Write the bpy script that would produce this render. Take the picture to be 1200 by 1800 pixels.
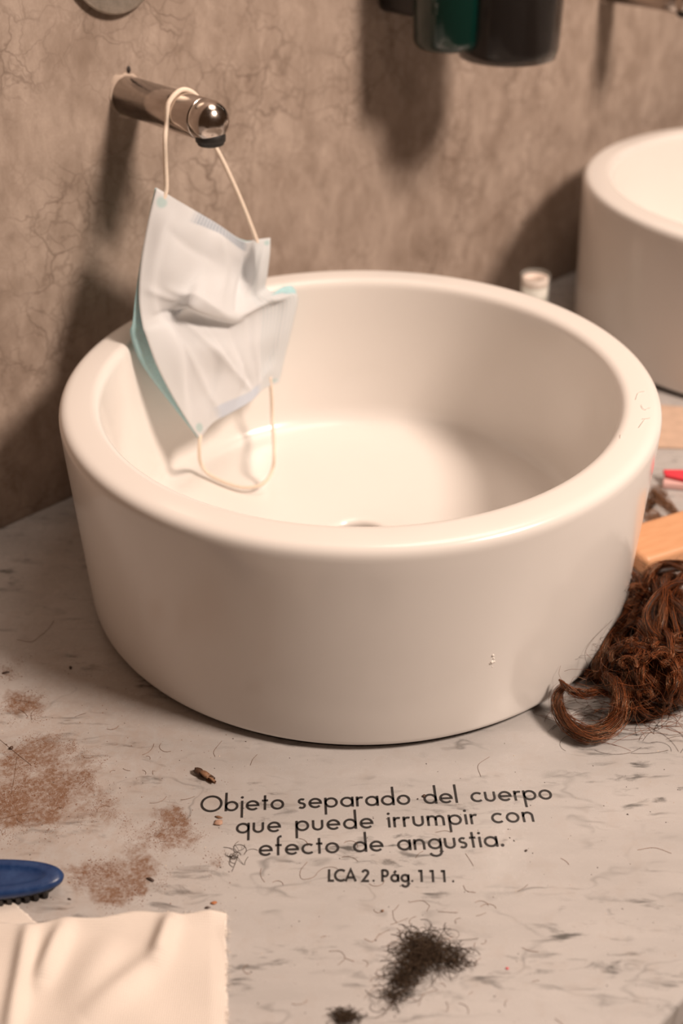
import bpy, bmesh, math, random
import numpy as np
from mathutils import Vector, Matrix

# ------------------------------------------------------------------ clear, camera, world, lamps, exposure
for o in list(bpy.data.objects): bpy.data.objects.remove(o)
S = bpy.context.scene
COL = S.collection
random.seed(7); RNG = np.random.default_rng(7)

CAM = np.array([0.0, -0.76836, 0.55435])
FW = np.array([-0.01440507, 0.83604636, -0.54846968])
RT = np.array([0.99988918, 0.01410529, -0.00476014])
UP = np.array([-0.00375663, 0.54847747, 0.8361569])
FPX = 2130.43
cd = bpy.data.cameras.new('camera'); cam = bpy.data.objects.new('camera', cd); COL.objects.link(cam)
cam.matrix_world = Matrix([[RT[i], UP[i], -FW[i], CAM[i]] for i in range(3)] + [[0, 0, 0, 1]])
cd.sensor_fit = 'VERTICAL'; cd.sensor_height = 36.0; cd.lens = FPX / 1800 * 36.0
cd.clip_start = 0.02; cd.clip_end = 30
cd.dof.use_dof = True; cd.dof.focus_distance = 0.765; cd.dof.aperture_fstop = 4.2
S.camera = cam

PHI = 0.7874; OFF = 0.2462                       # wall direction and its distance from the basin's axis
DX = np.array([math.cos(PHI), math.sin(PHI), 0.0]); NW = np.array([-DX[1], DX[0], 0.0])
def W(t, o, z): return DX * t + NW * (OFF - o) + np.array([0, 0, z])   # along wall, out from wall, up

w = bpy.data.worlds.new('room_light'); S.world = w; w.use_nodes = True
bgn = w.node_tree.nodes['Background']; bgn.inputs[0].default_value = (1.0, 0.52, 0.28, 1); bgn.inputs[1].default_value = 0.065

def area(name, loc, target, size, power, col):
    l = bpy.data.lights.new(name, 'AREA'); l.shape = 'DISK'; l.size = size; l.energy = power; l.color = col
    o = bpy.data.objects.new(name, l); COL.objects.link(o)
    o.location = Vector(loc); o.rotation_euler = (Vector(target) - Vector(loc)).to_track_quat('-Z', 'Y').to_euler()
    return o
area('ceiling_lamp', W(0.50, 1.80, 1.84), (0.05, 0.0, 0.1), 0.50, 69, (1.0, 0.81, 0.68))
area('overhead_panel', (0.40, 0.20, 1.55), (0.10, 0.0, 0.0), 0.70, 7.0, (1.0, 0.81, 0.68))

S.view_settings.view_transform = 'Standard'; S.view_settings.look = 'None'
S.view_settings.gamma = 1.0; S.view_settings.use_curve_mapping = False
S.view_settings.exposure = 0.0

# ------------------------------------------------------------------ helpers
def at(x, y, z=0.0):                              # photo pixel -> point at height z above the counter
    d = FW * FPX + RT * (x - 600) - UP * (y - 900)
    return CAM + d * ((z - CAM[2]) / d[2])
def at_wall(x, y, o=0.0):                         # photo pixel -> point at distance o out from the wall
    d = FW * FPX + RT * (x - 600) - UP * (y - 900)
    return CAM + d * (((OFF - o) - CAM @ NW) / (d @ NW))

def tag(o, label=None, cat=None, group=None, kind=None):
    if label: o['label'] = label
    if cat: o['category'] = cat
    if group: o['group'] = group
    if kind: o['kind'] = kind
    return o
def empty(name, loc=(0, 0, 0), rz=0.0):
    o = bpy.data.objects.new(name, None); COL.objects.link(o); o.location = Vector(loc); o.rotation_euler = (0, 0, rz)
    o.empty_display_size = 0.02
    return o
def mesh_obj(name, verts, faces, m, parent=None, smooth=True, loc=None):
    me = bpy.data.meshes.new(name)
    V = np.asarray(verts, float)
    if loc is not None: V = V - np.asarray(loc)
    me.from_pydata([tuple(v) for v in V], [], [tuple(int(i) for i in f) for f in faces])
    me.update()
    me.polygons.foreach_set('use_smooth', [smooth] * len(me.polygons))
    if m: me.materials.append(m)
    o = bpy.data.objects.new(name, me); COL.objects.link(o)
    if loc is not None and parent is None: o.location = Vector(loc)
    if parent: o.parent = parent
    return o
def fast_mesh(name, V, F, m, parent=None, smooth=True):   # V (n,3), F (k,4) or (k,3) numpy arrays
    me = bpy.data.meshes.new(name); k = F.shape[1]
    me.vertices.add(len(V)); me.vertices.foreach_set('co', np.ascontiguousarray(V, np.float32).ravel())
    me.loops.add(F.size); me.loops.foreach_set('vertex_index', np.ascontiguousarray(F, np.int32).ravel())
    me.polygons.add(len(F)); me.polygons.foreach_set('loop_start', np.arange(0, F.size, k, dtype=np.int32))
    me.polygons.foreach_set('use_smooth', np.full(len(F), smooth))
    me.update(calc_edges=True); me.validate()
    if m: me.materials.append(m)
    o = bpy.data.objects.new(name, me); COL.objects.link(o)
    if parent: o.parent = parent
    return o
def lathe(prof, n=96, closed=False):
    prof = np.asarray(prof, float); k = len(prof)
    a = np.linspace(0, 2 * math.pi, n, endpoint=False)
    V = np.stack([np.outer(np.cos(a), prof[:, 0]), np.outer(np.sin(a), prof[:, 0]), np.tile(prof[:, 1], (n, 1))], -1).reshape(-1, 3)
    F = []
    for i in range(n):
        j = (i + 1) % n
        for q in range(k - 1 if not closed else k):
            q2 = (q + 1) % k
            F.append((i * k + q, j * k + q, j * k + q2, i * k + q2))
    return V, F
def fillet(a, b, c, r, n=6):                      # rounded corner at b
    a, b, c = map(np.array, (a, b, c)); u = (a - b) / np.linalg.norm(a - b); v = (c - b) / np.linalg.norm(c - b)
    p, q = b + u * r, b + v * r
    return [tuple((1 - s) ** 2 * p + 2 * s * (1 - s) * b + s * s * q) for s in np.linspace(0, 1, n)]
def box(x0, x1, y0, y1, z0, z1):
    V = [(x, y, z) for z in (z0, z1) for y in (y0, y1) for x in (x0, x1)]
    F = [(0, 2, 3, 1), (4, 5, 7, 6), (0, 1, 5, 4), (2, 6, 7, 3), (0, 4, 6, 2), (1, 3, 7, 5)]
    return V, F
def bevel(o, wdt, seg=3, ang=0.6):
    m = o.modifiers.new('bevel', 'BEVEL'); m.width = wdt; m.segments = seg; m.limit_method = 'ANGLE'; m.angle_limit = ang
    return o
def catmull(P, n):
    P = np.asarray(P, float); Q = np.vstack([2 * P[0] - P[1], P, 2 * P[-1] - P[-2]])
    s = np.linspace(0, len(P) - 1, n); i = np.clip(s.astype(int), 0, len(P) - 2); t = (s - i)[:, None]
    p0, p1, p2, p3 = Q[i], Q[i + 1], Q[i + 2], Q[i + 3]
    return .5 * (2 * p1 + (p2 - p0) * t + (2 * p0 - 5 * p1 + 4 * p2 - p3) * t ** 2 + (3 * p1 - p0 - 3 * p2 + p3) * t ** 3)
def frames(P):
    T = np.gradient(P, axis=0); T /= np.linalg.norm(T, axis=1)[:, None] + 1e-12
    A = np.zeros_like(T); a = np.array([0.3, 0.2, 0.93])
    for i in range(len(T)):
        a = a - T[i] * (a @ T[i]); a /= np.linalg.norm(a) + 1e-12; A[i] = a
    return T, A, np.cross(T, A)
def tube(P, rad, sides=8, cap=True):
    P = np.asarray(P, float); n = len(P); T, A, B = frames(P)
    rad = np.broadcast_to(np.asarray(rad, float), (n,))
    an = np.linspace(0, 2 * math.pi, sides, endpoint=False)
    V = (P[:, None] + rad[:, None, None] * (np.cos(an)[None, :, None] * A[:, None] + np.sin(an)[None, :, None] * B[:, None])).reshape(-1, 3)
    F = [(i * sides + k, i * sides + (k + 1) % sides, (i + 1) * sides + (k + 1) % sides, (i + 1) * sides + k) for i in range(n - 1) for k in range(sides)]
    if cap: F += [tuple(range(sides))[::-1], tuple((n - 1) * sides + k for k in range(sides))]
    return V, F
def join(parts):
    V, F, b = [], [], 0
    for v, f in parts:
        V += [tuple(p) for p in v]; F += [tuple(i + b for i in q) for q in f]; b = len(V)
    return V, F

# ------------------------------------------------------------------ node helpers and materials
class N:
    def __init__(s, name):
        s.m = bpy.data.materials.new(name); s.m.use_nodes = True; s.t = s.m.node_tree; s.b = s.t.nodes['Principled BSDF']
    def new(s, typ, **k):
        n = s.t.nodes.new(typ)
        for a, v in k.items(): setattr(n, a, v)
        return n
    def put(s, sock, v):
        if isinstance(v, bpy.types.NodeSocket): s.t.links.new(v, sock)
        elif isinstance(v, (tuple, list)) and len(v) == 3 and sock.type == 'RGBA': sock.default_value = (*v, 1)
        else: sock.default_value = v
    def coord(s, out='Object'): return s.new('ShaderNodeTexCoord').outputs[out]
    def mapping(s, vec, scale=(1, 1, 1), rot=(0, 0, 0), loc=(0, 0, 0)):
        n = s.new('ShaderNodeMapping'); s.put(n.inputs['Vector'], vec); n.inputs['Scale'].default_value = scale
        n.inputs['Rotation'].default_value = rot; n.inputs['Location'].default_value = loc; return n.outputs[0]
    def noise(s, vec, scale, detail=5, rough=.55, dist=0.0):
        n = s.new('ShaderNodeTexNoise'); s.put(n.inputs['Vector'], vec); n.inputs['Scale'].default_value = scale
        n.inputs['Detail'].default_value = detail; n.inputs['Roughness'].default_value = rough; n.inputs['Distortion'].default_value = dist
        return n.outputs['Fac'], n.outputs['Color']
    def ramp(s, fac, stops):
        n = s.new('ShaderNodeValToRGB'); s.put(n.inputs[0], fac); e = n.color_ramp.elements
        while len(e) < len(stops): e.new(.5)
        for q, (p, c) in zip(e, stops): q.position = p; q.color = (c, c, c, 1) if isinstance(c, (int, float)) else (*c, 1)
        return n.outputs[0]
    def rng(s, v, a, b, c=0.0, d=1.0):
        n = s.new('ShaderNodeMapRange'); s.put(n.inputs[0], v)
        for i, q in zip((1, 2, 3, 4), (a, b, c, d)): n.inputs[i].default_value = q
        return n.outputs[0]
    def math(s, op, a, b=0.0):
        n = s.new('ShaderNodeMath', operation=op); s.put(n.inputs[0], a); s.put(n.inputs[1], b); return n.outputs[0]
    def vmath(s, op, a, b):
        n = s.new('ShaderNodeVectorMath', operation=op); s.put(n.inputs[0], a); s.put(n.inputs[1], b)
        return n.outputs['Value'] if op in ('DISTANCE', 'LENGTH', 'DOT_PRODUCT') else n.outputs[0]
    def mix(s, fac, a, b, typ='MIX'):
        n = s.new('ShaderNodeMix', data_type='RGBA', blend_type=typ); s.put(n.inputs[0], fac); s.put(n.inputs[6], a); s.put(n.inputs[7], b)
        return n.outputs[2]
    def bump(s, h, strength=.3, dist=.001):
        n = s.new('ShaderNodeBump'); s.put(n.inputs['Height'], h); n.inputs['Strength'].default_value = strength; n.inputs['Distance'].default_value = dist
        s.t.links.new(n.outputs[0], s.b.inputs['Normal'])
    def set(s, **k):
        nm = dict(col='Base Color', rough='Roughness', metal='Metallic', spec='Specular IOR Level', coat='Coat Weight', coatr='Coat Roughness', trans='Transmission Weight', ior='IOR', sss='Subsurface Weight', sssr='Subsurface Radius', ssss='Subsurface Scale', alpha='Alpha', sheen='Sheen Weight', aniso='Anisotropic')
        for a, v in k.items(): s.put(s.b.inputs[nm[a]], v)
        return s
def plain(name, col, rough=.5, grain=0.0, scale=300, **k):
    n = N(name)
    if grain:
        f, _ = n.noise(n.coord(), scale, 4); c = n.mix(n.rng(f, .3, .7), tuple(x * (1 - grain) for x in col), tuple(min(1, x * (1 + grain)) for x in col)); n.set(col=c, rough=rough, **k)
    else: n.set(col=col, rough=rough, **k)
    return n.m

def mat_wall():
    n = N('polished_concrete'); co = n.coord()
    f1, _ = n.noise(n.mapping(co, (17, 17, 11)), 1.0, 7, .66, .5)            # broad clouds
    f2, c2 = n.noise(n.mapping(co, (62, 62, 36)), 1.0, 6, .62, .3)            # trowel strokes, upright
    f3, _ = n.noise(co, 420, 3, .6)
    base = n.mix(n.rng(f1, .3, .72), (.265, .200, .157), (.47, .38, .318))
    base = n.mix(n.math('MULTIPLY', n.rng(f2, .50, .74), .55), base, (.56, .455, .385))
    base = n.mix(n.math('MULTIPLY', n.rng(f2, .46, .28), .45), base, (.175, .128, .096))
    base = n.mix(n.math('MULTIPLY', n.rng(f3, .35, .65), .22), base, (.28, .21, .165))
    # hairline cracks
    _, dc = n.noise(co, 22, 4, .6)
    vec = n.vmath('ADD', co, n.vmath('MULTIPLY', n.vmath('SUBTRACT', dc, (.5, .5, .5)), (.05, .05, .05)))
    def cracks(sc, wid):
        v = n.new('ShaderNodeTexVoronoi', feature='DISTANCE_TO_EDGE'); n.put(v.inputs['Vector'], n.mapping(vec, (sc, sc, sc))); v.inputs['Scale'].default_value = 1.0
        return n.rng(v.outputs['Distance'], 0, wid, 1, 0)
    ck = n.math('MAXIMUM', cracks(22, .035), n.math('MULTIPLY', cracks(47, .06), .6))
    m, _ = n.noise(co, 9, 3); ck = n.math('MULTIPLY', ck, n.rng(m, .40, .62))
    base = n.mix(n.math('MULTIPLY', ck, .62), base, (.12, .08, .056))
    h = n.math('SUBTRACT', f2, n.math('MULTIPLY', ck, .6))
    n.bump(h, .25, .0012); n.set(col=base, rough=n.rng(f1, .3, .7, .5, .68), spec=.35)
    return n.m

STAINS = [((30, 1385), .020), ((75, 1310), .011), ((20, 1245), .012), ((15, 1330), .013), ((115, 1340), .014), ((60, 1435), .016), ((10, 1180), .012),
          ((215, 1530), .014), ((150, 1545), .010), ((270, 1475), .014), ((330, 1470), .010), ((210, 1580), .010), ((255, 1555), .010), ((180, 1430), .012), ((370, 1520), .007), ((110, 1400), .014), ((55, 1240), .012), ((5, 1420), .014), ((160, 1370), .010), ((310, 1440), .010)]
def mat_marble():
    n = N('white_marble'); co = n.coord()
    _, dc = n.noise(co, 14, 4, .6)
    vec = n.vmath('ADD', co, n.vmath('MULTIPLY', n.vmath('SUBTRACT', dc, (.5, .5, .5)), (.03, .010, .0)))
    cl, _ = n.noise(n.mapping(vec, (9, 30, 1), (0, 0, -.08)), 1.0, 6, .6)
    base = n.mix(n.rng(cl, .3, .7), (.40, .382, .370), (.49, .468, .455))
    st, _ = n.noise(n.mapping(vec, (42, 150, 1), (0, 0, .12)), 1.0, 5, .62, .5)     # short grey dashes along x
    patch, _ = n.noise(n.mapping(vec, (14, 26, 1), (0, 0, 0), (3, 1, 0)), 1.0, 3, .5)
    base = n.mix(n.math('MULTIPLY', n.math('MULTIPLY', n.rng(st, .53, .68), n.rng(patch, .45, .62)), 1.0), base, (.115, .11, .105))
    # thin wandering veins
    r, _ = n.noise(n.mapping(vec, (11, 24, 1), (0, 0, -.25), (7, 2, 0)), 1.0, 3, .5, .15)
    ridge = n.math('ABSOLUTE', n.math('SUBTRACT', r, .5)); vein = n.rng(ridge, .0, .016, 1, 0)
    pm, _ = n.noise(n.mapping(vec, (18, 18, 1), (0, 0, 0), (1, 5, 0)), 1.0, 3, .6)
    base = n.mix(n.math('MULTIPLY', n.math('MULTIPLY', vein, n.rng(pm, .50, .66)), .6), base, (.12, .115, .11))
    # rust brown powder rubbed into the stone
    _, wv = n.noise(co, 38, 4, .6); cw = n.vmath('ADD', co, n.vmath('MULTIPLY', n.vmath('SUBTRACT', wv, (.5, .5, .5)), (.055, .045, 0)))
    tot = None
    for (px, rad) in STAINS:
        c = at(*px); d = n.vmath('DISTANCE', cw, (c[0], c[1], 0.0)); f = n.rng(d, 0.0, rad * 1.9, 1, 0)
        tot = f if tot is None else n.math('ADD', tot, f)
    g1, _ = n.noise(co, 95, 7, .74, .6); g2, _ = n.noise(co, 900, 4, .7)
    sm = n.math('MULTIPLY', n.rng(n.math('ADD', n.math('MULTIPLY', n.math('MINIMUM', tot, 1.2), .42), n.math('ADD', n.math('MULTIPLY', g1, .62), n.math('MULTIPLY', g2, .18))), .62, .98), n.rng(tot, 0, .5))
    g4, _ = n.noise(co, 330, 5, .75); sm = n.math('MULTIPLY', sm, n.rng(g4, .34, .60, .25, 1.15))
    wide = n.vmath('DISTANCE', n.vmath('MULTIPLY', cw, (1.0, .8, 0)), (at(70, 1380)[0], at(70, 1380)[1] * .8, 0)); wide = n.math('MULTIPLY', n.rng(wide, .02, .15, 1, 0), n.rng(g1, .35, .62, .1, 1))
    base = n.mix(n.math('MULTIPLY', wide, .42), base, (.33, .215, .15))
    base = n.mix(n.math('MINIMUM', n.math('MULTIPLY', sm, 1.15), .92), base, (.185, .095, .052))
    # general faint grime
    g3, _ = n.noise(co, 60, 5, .65); base = n.mix(n.math('MULTIPLY', n.rng(g3, .52, .8), .3), base, (.34, .27, .22))
    n.bump(g2, .05, .0003)
    n.set(col=base, rough=n.math('ADD', n.rng(g3, .3, .7, .2, .34), n.math('MULTIPLY', sm, .4)), spec=.45)
    return n.m

def mat_ceramic():
    n = N('glazed_white_ceramic'); co = n.coord(); f, _ = n.noise(co, 5, 3)
    n.set(col=n.mix(n.rng(f, .3, .7), (.775, .74, .705), (.805, .77, .735)), rough=.20, spec=.45, coat=.2, coatr=.08); return n.m
def mat_chrome():
    n = N('worn_chrome'); f, _ = n.noise(n.coord(), 260, 5, .7)
    n.set(col=(.50, .44, .40), metal=1.0, rough=n.rng(f, .35, .75, .13, .26)); return n.m
def mat_steel():
    n = N('brushed_steel'); f, _ = n.noise(n.coord(), 160, 6, .75)
    n.set(col=n.mix(n.rng(f, .3, .7), (.38, .34, .29), (.58, .53, .47)), metal=.85, rough=.48); return n.m
def mat_mask_inner():
    n = N('white_mask_fabric'); uv = n.coord('UV'); sep = n.new('ShaderNodeSeparateXYZ'); n.put(sep.inputs[0], uv); u, v = sep.outputs[0], sep.outputs[1]
    def win(s, a, b, e=.006): return n.math('MULTIPLY', n.rng(s, a - e, a + e), n.rng(s, b + e, b - e))
    c = (.69, .70, .71)
    # embossed welds at the two short ends, the long hem on the right
    gx = n.rng(n.math('SINE', n.math('MULTIPLY', u, 330)), -.3, .5); gy = n.rng(n.math('SINE', n.math('MULTIPLY', v, 420)), -.3, .5)
    top = n.math('MULTIPLY', n.math('MULTIPLY', win(u, .28, .63, .03), win(v, .0, .075)), n.math('MAXIMUM', .40, n.math('MULTIPLY', gx, gy)))
    c = n.mix(n.math('MULTIPLY', top, 1.0), c, (.20, .27, .36))
    bot = n.math('MULTIPLY', win(u, .28, .74, .04), win(v, .925, 1.1))
    c = n.mix(n.math('MULTIPLY', bot, .6), c, (.45, .53, .66))
    hem = n.math('MULTIPLY', win(u, .76, 1.1), n.rng(n.math('SINE', n.math('MULTIPLY', u, 260)), -.5, .9))
    c = n.mix(n.math('MULTIPLY', hem, .45), c, (.45, .55, .58))
    for (a, b) in ((.055, .035), (.95, .035), (.06, .965), (.93, .955)):
        d = n.vmath('DISTANCE', n.vmath('MULTIPLY', uv, (1, 1.9, 0)), (a, b * 1.9, 0)); c = n.mix(n.math('MULTIPLY', n.rng(d, .045, .025), .5), c, (.25, .50, .48))
    f, _ = n.noise(n.coord(), 900, 3, .6); n.bump(f, .12, .0004)
    n.set(col=c, rough=.75, spec=.2, sss=.25, ssss=.004, sssr=(1, .9, .8)); return n.m
def mat_hair(name, a, b, rough=.36):
    n = N(name); g = n.new('ShaderNodeNewGeometry'); r = g.outputs['Random Per Island']
    n.set(col=n.mix(n.math('POWER', r, 1.8), a, b), rough=rough, spec=.9); n.b.inputs['Specular Tint'].default_value = (1.0, .66, .42, 1); return n.m
def mat_cloth():
    n = N('cream_gauze'); co = n.coord()
    w1 = n.new('ShaderNodeTexWave', bands_direction='X'); n.put(w1.inputs['Vector'], co); w1.inputs['Scale'].default_value = 260; w1.inputs['Distortion'].default_value = 1.2
    w2 = n.new('ShaderNodeTexWave', bands_direction='Y'); n.put(w2.inputs['Vector'], co); w2.inputs['Scale'].default_value = 200; w2.inputs['Distortion'].default_value = 1.2
    h = n.math('ADD', w1.outputs['Fac'], w2.outputs['Fac']); n.bump(h, .35, .0004); f, _ = n.noise(co, 25, 4)
    c = n.mix(n.rng(f, .3, .7), (.74, .665, .60), (.80, .725, .655)); c = n.mix(n.math('MULTIPLY', n.rng(h, .4, 1.6), .22), c, (.66, .58, .51))
    n.set(col=c, rough=.9, spec=.15, sheen=.2); return n.m
def mat_wood():
    n = N('orange_wood'); co = n.coord(); f, _ = n.noise(n.mapping(co, (40, 260, 260)), 1, 5, .6)
    n.set(col=n.mix(n.rng(f, .3, .7), (.60, .30, .15), (.66, .355, .19)), rough=.42); return n.m
def mat_vial():
    n = N('clear_vial_glass'); n.set(col=(.85, .88, .84), rough=.06, alpha=.16); return n.m
def mat_bands():
    n = N('banded_paper_roll'); sep = n.new('ShaderNodeSeparateXYZ'); n.put(sep.inputs[0], n.coord()); f, _ = n.noise(n.coord(), 60, 3)
    z = n.math('ADD', sep.outputs[2], n.math('MULTIPLY', f, .006))
    c = n.ramp(n.rng(z, .056, .106), [(0, (.60, .60, .50)), (.46, (.30, .30, .24)), (.58, (.78, .76, .70)), (.70, (.78, .76, .70)), (.76, (.36, .26, .20)), (.84, (.80, .68, .60)), (1, (.62, .50, .44))])
    n.set(col=c, rough=.6); return n.m

M = dict(wall=mat_wall(), marble=mat_marble(), ceramic=mat_ceramic(), chrome=mat_chrome(), steel=mat_steel(), mask=mat_mask_inner(), cloth=mat_cloth(), wood=mat_wood(), glass=mat_vial(), bands=mat_bands(),
    teal=plain('teal_mask_fabric', (.40, .66, .70), .75, .06, 500, sss=.15, ssss=.003),
    elastic=plain('cream_elastic', (.82, .70, .58), .7, .08, 900),
    gasket=plain('dark_sealant', (.03, .022, .018), .6, .2), hole=plain('dark_drain_metal', (.10, .075, .06), .4, .2, metal=.6),
    rubber=plain('black_rubber', (.02, .018, .017), .5, .2), black=plain('black_plastic', (.018, .016, .016), .28, .15, 80),
    floor=plain('grey_floor', (.30, .26, .23), .6, .15, 30), ink=plain('black_vinyl_lettering', (.018, .015, .014), .5, .2, 900),
    plaster=plain('chipped_plaster', (.46, .365, .295), .85, .2, 200), white=plain('white_paste', (.85, .80, .74), .5, .05),
    red=plain('red_plastic', (.75, .05, .075), .3, .05), pink=plain('pale_pink_plastic', (.72, .45, .42), .4, .05),
    tan=plain('tan_paper', (.56, .40, .30), .8, .1, 90), pencil=plain('faint_pencil', (.70, .65, .60), .5),
    smudge=plain('grey_smudge', (.48, .43, .38), .5, .1), husk=plain('brown_husk', (.22, .115, .062), .55, .45, 500), huskd=plain('dark_husk', (.07, .035, .02), .5, .3, 500),
    peach=plain('peach_flake', (.42, .26, .185), .7, .2, 500), chip=plain('dark_chip', (.06, .035, .025), .5, .3, 600), orange=plain('orange_crumb', (.45, .17, .065), .6, .2),
    powder=plain('rust_powder', (.22, .095, .042), .9, .3, 2000), pale=plain('pale_grain', (.80, .66, .52), .7, .1),
    auburn=mat_hair('auburn_hair', (.013, .004, .002), (.33, .092, .030), .24), lightbrown=mat_hair('light_brown_hair', (.16, .075, .038), (.34, .17, .09), .45), coreshade=plain('hair_core_shade', (.016, .006, .003), .6), blackhair=mat_hair('black_hair', (.008, .007, .006), (.032, .025, .021), .45))  # core tone is painted shade for the inside of the locks
nb = N('blue_plastic'); f_, _ = nb.noise(nb.coord(), 90, 5, .7); nb.set(col=nb.mix(nb.rng(f_, .35, .75), (.008, .030, .110), (.022, .060, .17)), rough=nb.rng(f_, .3, .7, .25, .5)); M['blue'] = nb.m
ng = N('dark_green_glass'); ng.set(col=(.0015, .020, .015), rough=.12, spec=.6, coat=.5); M['green'] = ng.m
nk = N('smoked_glass'); nk.set(col=(.022, .018, .016), rough=.1, alpha=.45); M['smoke'] = nk.m

# ------------------------------------------------------------------ the setting: wall, floor, counter
def placed(o, loc, rz=0.0):
    o.location = Vector(loc); o.rotation_euler = (0, 0, rz); return o
V, F = box(-1.5, 2.6, 0, .06, -.90, 1.9)
tag(placed(mesh_obj('wall_back', V, F, M['wall'], smooth=False), W(0, 0, 0), PHI), 'mottled brown polished concrete wall with hairline cracks', kind='structure')
V, F = box(-1.5, 2.6, -3.0, .06, -.96, -.90)
tag(placed(mesh_obj('floor', V, F, M['floor'], smooth=False), W(0, 0, 0), PHI), 'dull grey floor below the counter', kind='structure')

ctr = tag(empty('countertop', (0, 0, 0)), 'long white marble counter with grey veins and rust brown powder', 'counter')
FRONT = -0.388
def slab(name, n0, n1, z0, z1, m, bv):
    P = []
    for z in (z0, z1):
        for (t, nn) in ((-1.1, n0), (1.9, n0), (1.9, n1), (-1.1, n1)): P.append(DX * t + NW * nn + np.array([0, 0, z]))
    o = mesh_obj(name, P, [(3, 2, 1, 0), (4, 5, 6, 7), (0, 1, 5, 4), (1, 2, 6, 5), (2, 3, 7, 6), (3, 0, 4, 7)], m, ctr, smooth=False)
    return bevel(o, bv, 4) if bv else o
slab('slab', FRONT, OFF - .0005, -.03, 0, M['marble'], .004)
slab('front_panel', FRONT + .03, FRONT + .055, -.90, -.0302, M['floor'], 0)

# ------------------------------------------------------------------ lettering (own geometric letterforms, units of the x-height)
R_ = .43
def arc(cx, cy, r, a0, a1, n=22, ry=None):
    ry = r if ry is None else ry
    return [(cx + r * math.cos(math.radians(a)), cy + ry * math.sin(math.radians(a))) for a in np.linspace(a0, a1, n)]
def dotp(x, y, r=.11): return ('dot', x, y, r)
CAP = 1.64
G = {
 'o': (1.0, [arc(.5, .5, R_, 0, 360, 33)]), 'a': (1.0, [arc(.5, .5, R_, 0, 360, 33), [(.93, 0), (.93, 1)]]),
 'b': (1.0, [[(.07, 0), (.07, 1.9)], arc(.5, .5, R_, 0, 360, 33)]), 'd': (1.0, [[(.93, 0), (.93, 1.9)], arc(.5, .5, R_, 0, 360, 33)]),
 'p': (1.0, [[(.07, -.7), (.07, 1)], arc(.5, .5, R_, 0, 360, 33)]), 'q': (1.0, [[(.93, -.7), (.93, 1)], arc(.5, .5, R_, 0, 360, 33)]),
 'e': (1.0, [[(.1, .5)] + [(.93, .5)] + arc(.5, .5, R_, 4, 318, 28)]), 'c': (.86, [arc(.5, .5, R_, 48, 312, 26)]),
 'u': (.84, [[(.07, 1)] + arc(.41, .41, .34, 180, 360, 18) + [(.75, 1)]]), 'n': (.84, [[(.07, 0), (.07, 1)], [(.07, .5)] + arc(.41, .59, .34, 180, 0, 18) + [(.75, 0)]]),
 'm': (1.36, [[(.07, 0), (.07, 1)], [(.07, .5)] + arc(.36, .64, .29, 180, 0, 16) + [(.65, 0)], [(.65, .5)] + arc(.94, .64, .29, 180, 0, 16) + [(1.23, 0)]]),
 'r': (.48, [[(.07, 0), (.07, 1)], arc(.37, .60, .30, 180, 62, 12)]), 's': (.62, [arc(.31, .735, .215, 40, 270, 14, .205)[:-1] + arc(.30, .285, .235, 90, -140, 14, .235)]),
 't': (.46, [[(.23, 0), (.23, 1.48)], [(0, .95), (.46, .95)]]), 'l': (.14, [[(.07, 0), (.07, 1.9)]]),
 'i': (.16, [[(.08, 0), (.08, 1)], dotp(.08, 1.36)]), 'j': (.16, [[(.08, -.7), (.08, 1)], dotp(.08, 1.36)]),
 'f': (.50, [[(.2, 0), (.2, 1.5)] + arc(.44, 1.56, .24, 180, 85, 10), [(0, .95), (.46, .95)]]),
 'g': (1.0, [arc(.5, .5, R_, 0, 360, 33), [(.93, 1), (.93, -.22)] + arc(.5, -.22, R_, 0, -160, 18)]),
 'O': (1.66, [arc(.83, .82, .76, 0, 360, 45)]), 'L': (.72, [[(.09, CAP), (.09, .08), (.72, .08)]]), 'C': (1.32, [arc(.83, .82, .74, 50, 310, 30)]),
 'A': (1.40, [[(.06, 0), (.70, CAP), (1.34, 0)], [(.30, .52), (1.10, .52)]]), '2': (.92, [arc(.46, 1.20, .36, 170, -32, 16) + [(.10, .08), (.90, .08)]]),
 'P': (.86, [[(.09, 0), (.09, CAP)], [(.09, CAP - .08), (.42, CAP - .08)] + arc(.42, 1.15, .37, 85, -85, 14, .41) + [(.09, .74)]]),
 '1': (.66, [[(.06, CAP - .14), (.48, CAP - .14)], [(.46, 0), (.46, CAP)]]), '.': (.2, [dotp(.1, .12, .13)]), '\u00e1': (1.0, [arc(.5, .5, R_, 0, 360, 33), [(.93, 0), (.93, 1)], [(.42, 1.18), (.66, 1.50)]]),
}
def ribbon(pts, wd):
    P = np.array(pts, float); T = np.zeros_like(P); closed = np.linalg.norm(P[0] - P[-1]) < 1e-6
    d = np.diff(P, axis=0); d /= np.linalg.norm(d, axis=1)[:, None] + 1e-12
    L, Rr = [], []
    for i in range(len(P)):
        a = d[i - 1] if i > 0 else (d[-1] if closed else d[0]); b = d[i] if i < len(d) else (d[0] if closed else d[-1])
        na, nb_ = np.array([-a[1], a[0]]), np.array([-b[1], b[0]]); m = na + nb_; m /= np.linalg.norm(m) + 1e-9
        k = min(1 / max(m @ na, .35), 2.0); L.append(P[i] + m * wd * .5 * k); Rr.append(P[i] - m * wd * .5 * k)
    return L, Rr
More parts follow.
